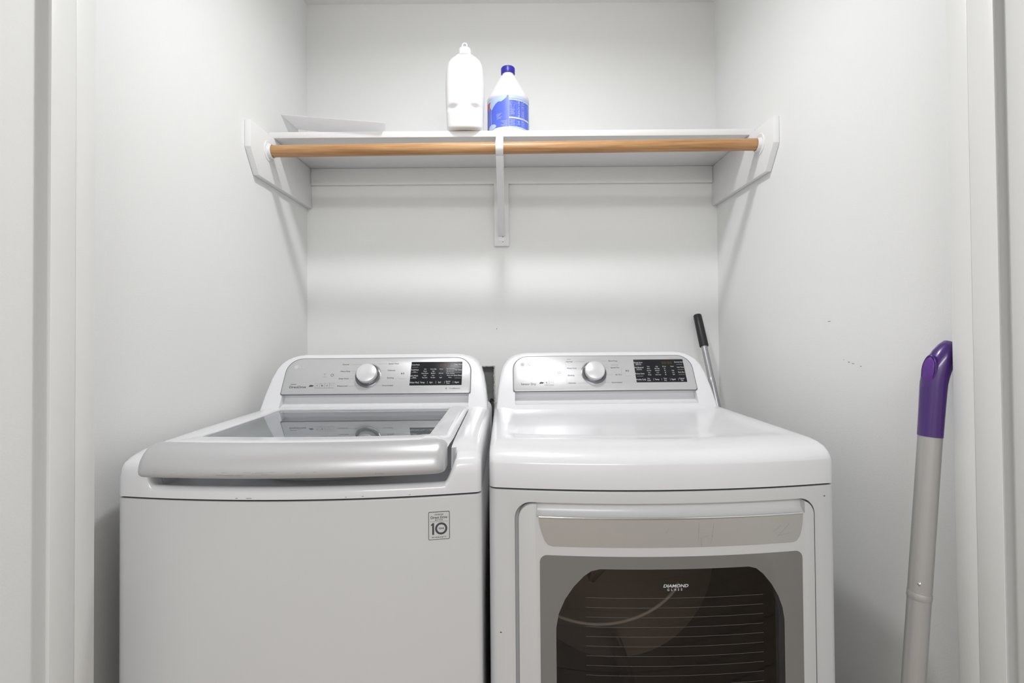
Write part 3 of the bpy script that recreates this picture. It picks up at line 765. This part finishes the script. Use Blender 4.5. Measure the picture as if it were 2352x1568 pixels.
# drum inside
drm = new_obj('drum', xf(lathe([(.2785, 0.0), (.2785, .44), (.12, .47), (0.001, .475)], 56, cap=False), T(0.003, .008, .545) @ Matrix.Rotation(-PI / 2, 4, 'X')), M['steel'], dryer, 40)
arc = []
for k in range(29):
    a = PI * 1.05 + PI * .80 * k / 28; arc.append((-.115 + .185 * math.cos(a), .060, .735 + .15 * math.sin(a)))
new_obj('drum_arc', tube(arc, .0035, 10), M['drumarc'], drm, 40)  # pale arc-shaped tube set inside the drum
new_obj('drum_baffle', prism([(-.02, .30), (.02, .30), (.006, .345), (-.006, .345)], .06, .42, 'y', .004), M['steel'], drm, 40)
new_obj('drum_baffle', xf(prism([(-.02, 0), (.02, 0), (.006, -.05), (-.006, -.05)], .06, .42, 'y', .004), T(-.11, 0, .715) @ Matrix.Rotation(.5, 4, 'Y')), M['steel'], drm, 40)
# two chips on the enamel
for (x, z) in ((.318, .866), (-.322, .61)):
    new_obj('enamel_chip', onfront(xf(ring_me(0, .0012, 6, sx=1.8), T(x, z)), 0, 0, .0003, D_FRONT), M['ink'], db)
# chips along the washer cover seam
cs = []
for x, l in ((-.105, .004), (-.085, .010), (.095, .003), (.125, .004), (.21, .003)):
    cs.append(onfront(quad_me(0, l, 0, .0012), x, .8925 + random.uniform(0, .001), .0003, W_FRONT))
o = new_obj('enamel_chip', join(cs), M['inkgrey'], wb); o['kind'] = 'stuff'

# ------------------------------------------------------------------ shelf, rod and supports
SZ = CAMZ + 0.651; ST = 0.0205; YS = 1.643
o = new_obj('closet_shelf', box_me(XL + .001, XR - .001, YS, YB - .001, SZ, SZ + ST, 0.0015), M['shelfp'], None, 30)
tag(o, 'long white painted shelf board spanning the closet above both machines', 'shelf')
sb = [(YB - .0005, CAMZ + .497), (1.545, CAMZ + .498), (1.495, CAMZ + .570), (1.495, SZ - .0003), (YB - .0005, SZ - .0003)]
o = new_obj('shelf_support_board', prism(sb, XL + .0005, XL + .019, 'x', .0012), M['shelfp'], None, 30)
tag(o, 'white board with clipped corner on left wall, holding the left shelf end', 'shelf support')
o = new_obj('shelf_support_board', prism(sb, XR - .019, XR - .0005, 'x', .0012), M['shelfp'], None, 30)
tag(o, 'white board with clipped corner on right wall, holding the right shelf end', 'shelf support')
o = new_obj('wall_cleat', box_me(XL + .0195, XR - .0195, YB - .012, YB - .0005, CAMZ + .586, SZ - .0003, .0012), M['shelfp'], None, 30)
tag(o, 'narrow white cleat running along the back wall under the shelf', 'shelf cleat')
RYL, RYR, RZ, RR = 1.607, 1.578, CAMZ + .5945, 0.0188
BX = -.0330
RY = RYL + (RYR - RYL) * (BX - XL) / (XR - XL)
rod = new_obj('closet_rod', tube([(XL + .0225, RYL, RZ), (BX, RY, RZ), (XR - .0225, RYR, RZ)], RR, 40), M['wood'], None, 40)
tag(rod, 'round light-brown wooden hanging rod below the shelf front edge', 'closet rod')
def socket(x, s, label, hook):
    t = thing('rod_socket', label, 'rod socket', (x, RYL if s > 0 else RYR, RZ))
    R = Matrix.Rotation(s * PI / 2, 4, 'Y')
    new_obj('socket_plate', xf(lathe([(.033, 0), (.033, .002), (.0315, .0032), (.0, .0034)], 36), R), M['shelfp'], t, 35)
    # cup: open at the top on one side
    v = []; f = []; n = 30
    a0, a1 = (0, 2 * PI) if not hook else (PI * .78, PI * 2.12)
    for k in range(n + 1):
        a = a0 + (a1 - a0) * k / n; c, s2 = math.cos(a), math.sin(a)
        for r, h in ((.0200, .0030), (.0200, .0135), (.0225, .0135), (.0240, .0030)):
            v.append((h * s, r * c, r * s2))
    for k in range(n):
        for q in range(4):
            q2 = (q + 1) % 4; f.append((4 * k + q, 4 * k + q2, 4 * k + 4 + q2, 4 * k + 4 + q))
    if hook: f += [(0, 1, 2, 3), (4 * n + 3, 4 * n + 2, 4 * n + 1, 4 * n)]
    new_obj('socket_cup', fix(mesh(v, f)), M['shelfp'], t, 35)
    for a in (.6, 2.6, 4.7):
        new_obj('screw', xf(lathe([(.0032, 0), (.0028, .0012), (0, .0016)], 12), T(s * .003, .0275 * math.cos(a), .0275 * math.sin(a)) @ R), M['shelfp'], t, 40)
socket(XL + .019, 1, 'white round cup socket on the left support board holding the rod', False)
socket(XR - .019, -1, 'white round cup socket on the right support board holding the rod', True)
# centre bracket
br = thing('shelf_bracket', 'white centre bracket on a wall plate that hooks under the rod', 'bracket', (BX, YB, CAMZ + .342))
z0 = CAMZ + .342
def bl(me): return xf(me, T(-BX, -YB, -z0))
pl = new_obj('wall_plate', bl(box_me(BX - .0300, BX + .0270, YB - .018, YB - .0125 + .012, z0, CAMZ + .586 - .0003, .0012)), M['shelfp'], br, 30)
bwid = .0122
brace = [(YB - .020, CAMZ + .398), (YB - .026, CAMZ + .386), (YB - .018, CAMZ + .380), (YB - .018, CAMZ + .372)]
bp_ = [(YB - .0185, CAMZ + .380), (YB - .0185, CAMZ + .405), (RY + .030, RZ + .0), (RY + .0, RZ - .0245), (RY + .015, RZ - .038), (YB - .030, CAMZ + .378)]
new_obj('brace', bl(prism(bp_, BX - bwid, BX + bwid, 'x', .0015)), M['shelfp'], br, 30)
new_obj('screw_tab', bl(prism([(BX - bwid + .0 + bwid * math.cos(PI + PI * k / 10) + bwid, CAMZ + .366 + bwid * .6 * math.sin(PI + PI * k / 10)) for k in range(11)] + [(BX + bwid, CAMZ + .40), (BX - bwid, CAMZ + .40)], YB - .0205, YB - .018, 'y')), M['shelfp'], br, 30)
new_obj('arm', bl(box_me(BX - bwid, BX + bwid, YS + .0, YB - .0125, SZ - .004, SZ - .0004, .001)), M['shelfp'], br, 30)
# hook around the rod, open at the back top, with a lip up to the shelf edge
v = []; f = []; n = 26
for k in range(n + 1):
    a = PI * .62 + (PI * 1.62 - PI * .0) * k / n * .78
    c, s2 = math.cos(a), math.sin(a)
    for r in (.0202, .0230):
        for x in (-bwid, bwid): v.append((BX + x, RY + r * c, RZ + r * s2))
for k in range(n):
    b_ = 4 * k
    for (p, q) in ((0, 1), (1, 3), (3, 2), (2, 0)): f.append((b_ + p, b_ + q, b_ + 4 + q, b_ + 4 + p))
f += [(0, 2, 3, 1), (4 * n, 4 * n + 1, 4 * n + 3, 4 * n + 2)]
new_obj('hook', bl(fix(mesh(v, f))), M['shelfp'], br, 35)
new_obj('lip', bl(prism([(RY - .006, RZ + .0205), (RY + .008, RZ + .0205), (YS + .002, SZ - .004), (YS + .002, SZ - .0004), (YS - .006, SZ - .0004), (YS - .010, SZ - .004)], BX - bwid, BX + bwid, 'x', .001)), M['shelfp'], br, 30)
for z in (.3765, .358):
    new_obj('screw', bl(xf(lathe([(.0022, 0), (.0018, .0012), (0, .0014)], 12), T(BX + .003, YB - .0180 - (.0025 if z > .37 else 0), CAMZ + z) @ Matrix.Rotation(PI / 2, 4, 'X'))), M['galv'], br, 40)

# ------------------------------------------------------------------ things on the shelf
ZT = SZ + ST
# folded white panel
pn = thing('folded_panel', 'thin folded white card panel lying tilted at the left end of the shelf', 'card panel', (-0.56, 1.62, ZT))
def plate(pts, t_):
    n = len(pts); P3 = [Vector(p) for p in pts]; nn = (P3[1] - P3[0]).cross(P3[2] - P3[0]).normalized() * t_
    if nn.z < 0: nn = -nn
    v = [p for p in P3] + [p + nn for p in P3]
    f = [tuple(range(n)), tuple(range(2 * n - 1, n - 1, -1))] + [(i, (i + 1) % n, (i + 1) % n + n, i + n) for i in range(n)]
    return fix(mesh(v, f))
def pl_(me): return xf(me, T(.56, -1.62, -ZT))
z_ = CAMZ
A_ = (-.7420, 1.615, z_ + .7165); B_ = (-.405, 1.615, z_ + .6875); C_ = (-.424, 1.72, z_ + .6745); E_ = (-.733, 1.72, z_ + .7120)
new_obj('panel_sheet', pl_(plate([A_, B_, C_, E_], .0016)), M['card'], pn)
new_obj('folded_flap', pl_(plate([A_, E_, (-.7235, 1.725, z_ + .6735), (-.7440, 1.690, z_ + .6735)], .0016)), M['card'], pn)
# detergent bottle
bx0, by0 = -.1480, 1.662
bt_ = thing('detergent_bottle', 'tall plain white detergent bottle with clear ring cap, left of the bleach jug', 'bottle', (bx0, by0, ZT))
prof = [(.000, 0.002), (.030, .0015), (.048, 0), (.056, .002), (.0595, .008), (.0610, .02), (.0625, .06), (.0640, .10), (.0648, .14), (.0645, .165), (.0635, .185), (.0620, .205), (.0585, .220), (.0520, .234), (.0420, .245), (.0320, .252), (.0250, .256), (.0215, .259), (.0205, .262), (.0200, .266)]
def smooth_prof(p, step=.004):
    out = [p[0]]
    for i in range(len(p) - 1):
        p0, p1, p2, p3 = p[max(i - 1, 0)], p[i], p[i + 1], p[min(i + 2, len(p) - 1)]
        nn_ = max(1, int(abs(p2[1] - p1[1]) / step))
        for k in range(1, nn_ + 1):
            t_ = k / nn_
            out.append(tuple(.5 * (2 * p1[c] + (p2[c] - p0[c]) * t_ + (2 * p0[c] - 5 * p1[c] + 4 * p2[c] - p3[c]) * t_ ** 2 + (-p0[c] + 3 * p1[c] - 3 * p2[c] + p3[c]) * t_ ** 3) for c in (0, 1)))
    return out
prof = [(r, z * 1.0) for r, z in smooth_prof(prof, .0035)]
n = 72; v = []; f = []
for i, (r, z) in enumerate(prof):
    for k in range(n):
        a = 2 * PI * k / n; c, s2 = math.cos(a), math.sin(a)
        e = .72 if z < .25 else 1.0
        rx = r * math.copysign(abs(c) ** (.8 if z < .25 else 1), c); ry = r * e * math.copysign(abs(s2) ** (.85 if z < .25 else 1), s2)
        v.append([rx, ry, z])
for i in range(len(prof) - 1):
    for k in range(n):
        k2 = (k + 1) % n; f.append((i * n + k, i * n + k2, (i + 1) * n + k2, (i + 1) * n + k))
f.append(tuple(range((len(prof) - 1) * n, len(prof) * n)))
me = fix(mesh(v, f))
bm = bmesh.new(); bm.from_mesh(me)
for q in bm.verts:  # two finger dimples on the front
    for sx in (-1, 1):
        dx = (q.co.x - sx * .036) / .016; dzz = (q.co.z - .070) / .0075
        if q.co.y < 0:
            g = math.exp(-(dx * dx + dzz * dzz)); q.co.y += .010 * g
            g2 = math.exp(-(dx * dx + ((q.co.z - .084) / .011) ** 2)); q.co.y -= .004 * g2
bm.to_mesh(me); bm.free()
new_obj('bottle_body', me, M['hdpe'], bt_, 60)
capm = lathe([(.0195, .260), (.0207, .262), (.0207, .277), (.0195, .280), (.013, .282), (0, .282)], 40)
cp = new_obj('cap', capm, M['hdpe'], bt_, 40)
rg = []
for k in range(25):
    a = 2 * PI * k / 24; rg.append((.0078 * math.cos(a), -.004, .2905 + .0085 * math.sin(a)))
new_obj('cap_ring', tube(rg, .0024, 10, caps=False), M['hdpe'], cp, 60)

# bleach jug
jx, jy = -.0045, 1.760
jr = .0740
jug = thing('bleach_jug', 'white bleach jug with blue label and dark blue cap, right of the plain white bottle', 'bottle', (jx, jy, ZT))
jug.scale = (1, 1, .96)
prof = [(.001, .002), (.060, .0), (.070, .003), (jr, .010), (jr, .014), (jr - .001, .016), (jr - .001, .145), (jr, .147), (jr + .0003, .155), (jr - .003, .162), (.064, .178), (.051, .203), (.038, .226), (.028, .243), (.0225, .250), (.0205, .254), (.0205, .262)]
n = 64; v = []; f = []
for r, z in prof:
    for k in range(n):
        a = 2 * PI * k / n; v.append((r * math.cos(a), r * math.sin(a), z))
for i in range(len(prof) - 1):
    for k in range(n):
        k2 = (k + 1) % n; f.append((i * n + k, i * n + k2, (i + 1) * n + k2, (i + 1) * n + k))
f.append(tuple(range((len(prof) - 1) * n, len(prof) * n)))
me = fix(mesh(v, f))
bm = bmesh.new(); bm.from_mesh(me)
bmesh.ops.subdivide_edges(bm, edges=[e for e in bm.edges if e.verts[0].co.z > .16 or e.verts[1].co.z > .16], cuts=2, use_grid_fill=True)
for q in bm.verts:  # finger hollow of the moulded grip, turned to the front
    if q.co.y < 0 and .17 < q.co.z < .25:
        dx = (q.co.x - .006 + (.235 - q.co.z) * .05) / .0075; dzz = (q.co.z - .218) / .022
        q.co.y += .018 * math.exp(-(dx * dx) - dzz ** 4)
bm.to_mesh(me); bm.free()
new_obj('jug_body', me, M['bleachb'], jug, 60)
cv = []
capo = new_obj('cap', lathe([(.0235, .256), (.0240, .257), (.0240, .277), (.0228, .2795), (0, .280)], 48), M['cap'], jug, 40)
rib = []
for k in range(40):
    a = 2 * PI * k / 40; rib.append(xf(box_me(.0236, .0246, -.0006, .0006, .258, .277), Matrix.Rotation(a, 4, 'Z')))
new_obj('cap_ribs', join(rib), M['cap'], capo)['kind'] = 'stuff'
def oncyl(me, off):
    """flat (u = arc length from the viewer-facing line, v = height) wrapped on the jug"""
    bm = bmesh.new(); bm.from_mesh(me)
    bmesh.ops.triangulate(bm, faces=bm.faces[:])
    for _ in range(3):
        es = [e for e in bm.edges if abs(e.verts[0].co.x - e.verts[1].co.x) > .007]
        if not es: break
        bmesh.ops.subdivide_edges(bm, edges=es, cuts=1); bmesh.ops.triangulate(bm, faces=bm.faces[:])
    for q in bm.verts:
        a = q.co.x / jr - PI / 2; r = jr - .001 + off
        q.co = Vector((r * math.cos(a), r * math.sin(a), q.co.y))
    bm.to_mesh(me); bm.free(); return me
def cyl_quad(u0, u1, v0, v1, off, n=24):
    v = []; f = []
    for i in range(n + 1):
        u = u0 + (u1 - u0) * i / n
        for z in (v0, v1):
            a = u / jr - PI / 2; r = jr - .001 + off; v.append((r * math.cos(a), r * math.sin(a), z))
    for i in range(n): f.append((2 * i, 2 * i + 2, 2 * i + 3, 2 * i + 1))
    return mesh(v, f)
lab = new_obj('label', cyl_quad(-.135, .125, .033, .1445, .0004, 60), M['lblue'], jug, 60)
lab['label'] = 'blue wrap-around label'
U = .0032  # panel division
deep = [cyl_quad(-.135, -.083, .030, .125, .0006, 16)]
new_obj('label_front_field', join(deep), M['lblue2'], lab, 60)
pale = [oncyl(mesh([(-.102, .138, 0), (-.098, .1445, 0), (-.004, .1445, 0), (-.006, .137, 0), (-.013, .130, 0), (-.024, .124, 0), (-.036, .125, 0), (-.047, .119, 0), (-.056, .110, 0), (-.062, .103, 0), (-.068, .103, 0), (-.074, .12, 0), (-.085, .130, 0)], [tuple(range(13))]), .0008),
        oncyl(mesh([(-.066 + .010 * math.cos(2 * PI * k / 16), .120 + .014 * math.sin(2 * PI * k / 16), 0) for k in range(16)], [tuple(range(16))]), .0010),
        cyl_quad(-.0685, -.0665, .040, .106, .0010, 2),
        oncyl(mesh([(-.064 + .020 * math.cos(2 * PI * k / 16), .0400 + .0095 * math.sin(2 * PI * k / 16), 0) for k in range(16)], [tuple(range(16))]), .0010)]
pale += [oncyl(mesh([(.003, .1445, 0), (.003, .134, 0), (.05, .134, 0), (.10, .134, 0), (.10, .1445, 0)], [(0, 1, 2, 3, 4)]), .0007), cyl_quad(.090, .120, .030, .134, .0007, 10)]
pale += [cyl_quad(.003, .12, .030, .0345, .0007, 24)]
new_obj('label_pale_shapes', join(pale), M['lpale'], lab, 60)
new_obj('label_red_mark', cyl_quad(-.100, -.072, .109, .134, .0009, 8), M['lred'], lab, 60)
bands = [cyl_quad(.003, .120, .1275, .1325, .0010, 24), cyl_quad(.003, .120, .062, .0675, .0010, 24), cyl_quad(.0020, .0027, .030, .1445, .0010, 2)]
for r0 in (.030, .036):
    bands.append(oncyl(xf(ring_me(r0, r0 + .0012, 20, -1.1, 1.1, .5, 1), T(-.092, .085)), .0010))
new_obj('label_bands', join(bands), M['lwhite2'], lab, 60)['kind'] = 'stuff'
pr = []
# shirt outline
sh = [(-.004, .010), (-.010, .007), (-.008, .001), (-.005, .002), (-.005, -.010), (.005, -.010), (.005, .002), (.008, .001), (.010, .007), (.004, .010), (0, .008)]
for (a, b) in zip(sh, sh[1:] + sh[:1]): pr.append(oncyl(xf(line_me(*a, *b, .0009), T(.0155, .110)), .0011))
for q in range(5): pr.append(oncyl(xf(line_me(-.008 + (q % 2) * .002, 0, .008 - (q % 3) * .002, 0, .0018), T(.0155, .0945 - q * .0042)), .0011))
for q in range(5): pr.append(oncyl(xf(line_me(-.009 + (q % 2) * .002, 0, .009 - (q % 3) * .0015, 0, .0018), T(.0155, .057 - q * .0046)), .0011))
for q in range(5): pr.append(oncyl(line_me(-.0435 + q * .0006, .079 - q * .0042, -.022 - (q % 3) * .004, .081 - q * .0040, .0017), .0011))
for q in range(5): pr.append(oncyl(line_me(-.026 + (q % 3) * .005, .053 - q * .0045, -.003, .054 - q * .0045, .0017), .0011))
for u in (.0285, .048, .064): pr.append(cyl_quad(u, u + .0007, .0345, .1275, .0010, 2))
for u, words in ((.038, 'BLEACH USE'), (.056, 'CLEAN 1/2 CUP')):
    t_ = xf(text_me(words, .0105, bold=.0003), Matrix.Rotation(PI / 2, 4, 'Z')); pr.append(oncyl(xf(t_, T(u, .0975)), .0011))
for u, words in ((.038, '3/4'), (.056, 'CUP')):
    t_ = xf(text_me(words, .012, bold=.0003), Matrix.Rotation(PI / 2, 4, 'Z')); pr.append(oncyl(xf(t_, T(u, .048)), .0011))
new_obj('label_print', join(pr), M['lwhite'], lab)['kind'] = 'stuff'

# ------------------------------------------------------------------ outlet box in the back wall
ob = thing('outlet_box', 'grey recessed utility box in the back wall, seen between the two consoles', 'utility box', ((hx0 + hx1) / 2, YB, hz0))
def ol(me): return xf(me, T(-(hx0 + hx1) / 2, -YB, -hz0))
e = .0004
new_obj('box_shell', ol(join([box_me(hx0 + e, hx1 - e, YB + .07, YB + .074, hz0 + e, hz1 - e), box_me(hx0 + e, hx0 + .003, YB + .002, YB + .07, hz0 + e, hz1 - e), box_me(hx1 - .003, hx1 - e, YB + .002, YB + .07, hz0 + e, hz1 - e),
                              box_me(hx0 + .003, hx1 - .003, YB + .002, YB + .07, hz1 - .003, hz1 - e), box_me(hx0 + .003, hx1 - .003, YB + .002, YB + .07, hz0 + e, hz0 + .003)])), M['galv'], ob)
rag = []
zz = hz0
while zz < hz1 - .004:
    h_ = random.uniform(.004, .010); wd = random.uniform(.003, .0055)
    rag.append(box_me(hx1 - wd - .0008, hx1 + random.uniform(.0, .001), YB - .0012, YB + .010, zz, min(zz + h_, hz1))); zz += h_
xx = hx0
while xx < hx1 - .004:
    h_ = random.uniform(.004, .009); rag.append(box_me(xx, min(xx + h_, hx1), YB - .0012, YB + .010, hz1 - random.uniform(.002, .0045), hz1 + random.uniform(0, .001))); xx += h_
o = new_obj('torn_edge', ol(join(rag)), M['gypsum'], ob); o['kind'] = 'stuff'; o['label'] = 'ragged cut drywall edge'
new_obj('valve', ol(xf(lathe([(.008, 0), (.008, .03), (.012, .032), (.012, .045), (.004, .05)], 20), T(hx1 - .022, YB + .045, hz0 + .01))), M['galv'], ob, 40)
new_obj('hose', ol(tube([(hx1 - .022, YB + .045, hz0 + .06), (hx1 - .020, YB + .035, hz0 + .10), (hx1 - .014, YB + .01, hz0 + .13), (hx1 - .012, YB - .03, hz0 + .12), (hx1 - .014, YB - .06, hz0 + .05), (hx1 - .018, YB - .07, hz0 - .1), (hx1 - .018, YB - .07, hz0 - .4)], .0085, 14)), M['black'], ob, 50)

# ------------------------------------------------------------------ pole with black grip
pt, pb = Vector((.7165, 1.925, 1.257)), Vector((.7600, 1.36, 0.006))
ax = (pb - pt).normalized()
pole = thing('broom', 'thin silver pole with black foam grip leaning in the back corner behind the dryer', 'broom', tuple(pb))
def at(t_): p = pt + ax * t_; return tuple(p - pb)
Lp = (pb - pt).length
new_obj('grip', tube([at(-.0005), at(.0), at(.003), at(.05), at(.128), at(.130)], [.0115, .0135, .0152, .0158, .0163, .0158], 28), M['black'], pole, 40)
new_obj('pole', tube([at(.1285), at(.255)], [.0112, .0112], 24), M['alu'], pole, 40)
new_obj('lower_pole', tube([at(.255), at(.258), at(.278), at(.280), at(Lp - .05)], [.0114, .0122, .0122, .0118, .0118], 24), M['alu'], pole, 40)
hd = new_obj('broom_head', box_me(-.03, .022, -.13, .13, 0.03, .058, .008), M['black'], pole, 40)
new_obj('bristles', box_me(-.026, .018, -.125, .125, 0.0, .031), M['inkgrey'], pole)['kind'] = 'stuff'

# ------------------------------------------------------------------ mop with purple handle
mt = Vector((.7545, .905, 1.002)); mb = Vector((.7165, .905, .564))
md_ = (mb - mt).normalized(); mfoot = mt + md_ * ((mt.z - .05) / -md_.z)
mop = thing('mop', 'grey mop pole with bent purple handle standing beside the right door jamb', 'mop', (mfoot.x, mfoot.y, 0))
off = Vector((mfoot.x, mfoot.y, 0))
def ml(p): return tuple(Vector(p) - off)
def along(z): return mt + md_ * ((mt.z - z) / -md_.z)
base = along(1.081)
hp = [(along(1.000), .0188), (along(1.03), .0190), (along(1.06), .0194), (base, .0198)]
for dx, z_2, r in ((.0015, 1.095, .0200), (.0045, 1.109, .0202), (.0085, 1.121, .0203), (.0145, 1.133, .0202), (.0220, 1.144, .0198), (.0300, 1.153, .0190), (.0365, 1.159, .0178)):
    hp.append((Vector((base.x + dx, .905, z_2)), r))
hd_ = new_obj('handle', tube([ml(p) for p, r in hp] + [ml(hp[-1][0] + Vector((.0025, 0, .002)))], [r for p, r in hp] + [.013], 36), M['purple'], mop, 50)
# oval trigger button on the outside of the bend
nb_ = Vector((-.96, -.26, .10)).normalized(); ub_ = Vector((.30, 0, .95)); ub_ = (ub_ - nb_ * nb_.dot(ub_)).normalized(); vb_ = ub_.cross(nb_)
bc = Vector((base.x + .0065, .905, 1.117)) + nb_ * .0190
BM_ = Matrix(((vb_.x, ub_.x, nb_.x, bc.x - off.x), (vb_.y, ub_.y, nb_.y, bc.y - off.y), (vb_.z, ub_.z, nb_.z, bc.z - off.z), (0, 0, 0, 1))) @ Matrix.Diagonal((.85, 1.95, 1, 1))
new_obj('trigger_button', xf(lathe([(.0125, -.006), (.0122, .0010), (.0105, .0026), (0, .0034)], 32), BM_), M['purplelt'], hd_, 40)['label'] = 'lighter purple oval button'
new_obj('button_surround', xf(lathe([(.0142, -.008), (.0146, -.0005), (.0135, .0010), (.0126, .0002)], 32, cap=False), BM_), M['purple'], hd_, 40)
R_ = Matrix.Rotation(PI / 2, 4, 'X')
new_obj('upper_pole', tube([ml(along(1.0015)), ml(along(.722))], [.0180, .0180], 32), M['mopgrey'], mop, 40)
new_obj('pole_collar', tube([ml(along(.722)), ml(along(.720)), ml(along(.712)), ml(along(.710))], [.0182, .0187, .0187, .0182], 32), M['mopgrey'], mop, 40)
new_obj('lower_pole', tube([ml(along(.710)), ml(along(.05))], [.0178, .0178], 32), M['mopgrey'], mop, 40)
sn = along(.742)
new_obj('snap_pin', xf(lathe([(.0032, -.002), (.0030, .0016), (.0015, .0028), (0, .003)], 14), T(*ml(sn + Vector((-.0125, -.0130, 0)))) @ Matrix.Rotation(-.77, 4, 'Z') @ R_), M['chrome'], mop, 40)
new_obj('mop_head', prism([(-.085, 0), (.07, 0), (.07, .012), (.02, .03), (.012, .055), (-.016, .055), (-.03, .03), (-.085, .012)], -.05, .03, 'y', .004), M['purple'], mop, 40)
for o in list(bpy.data.meshes):
    if o.users == 0: bpy.data.meshes.remove(o)
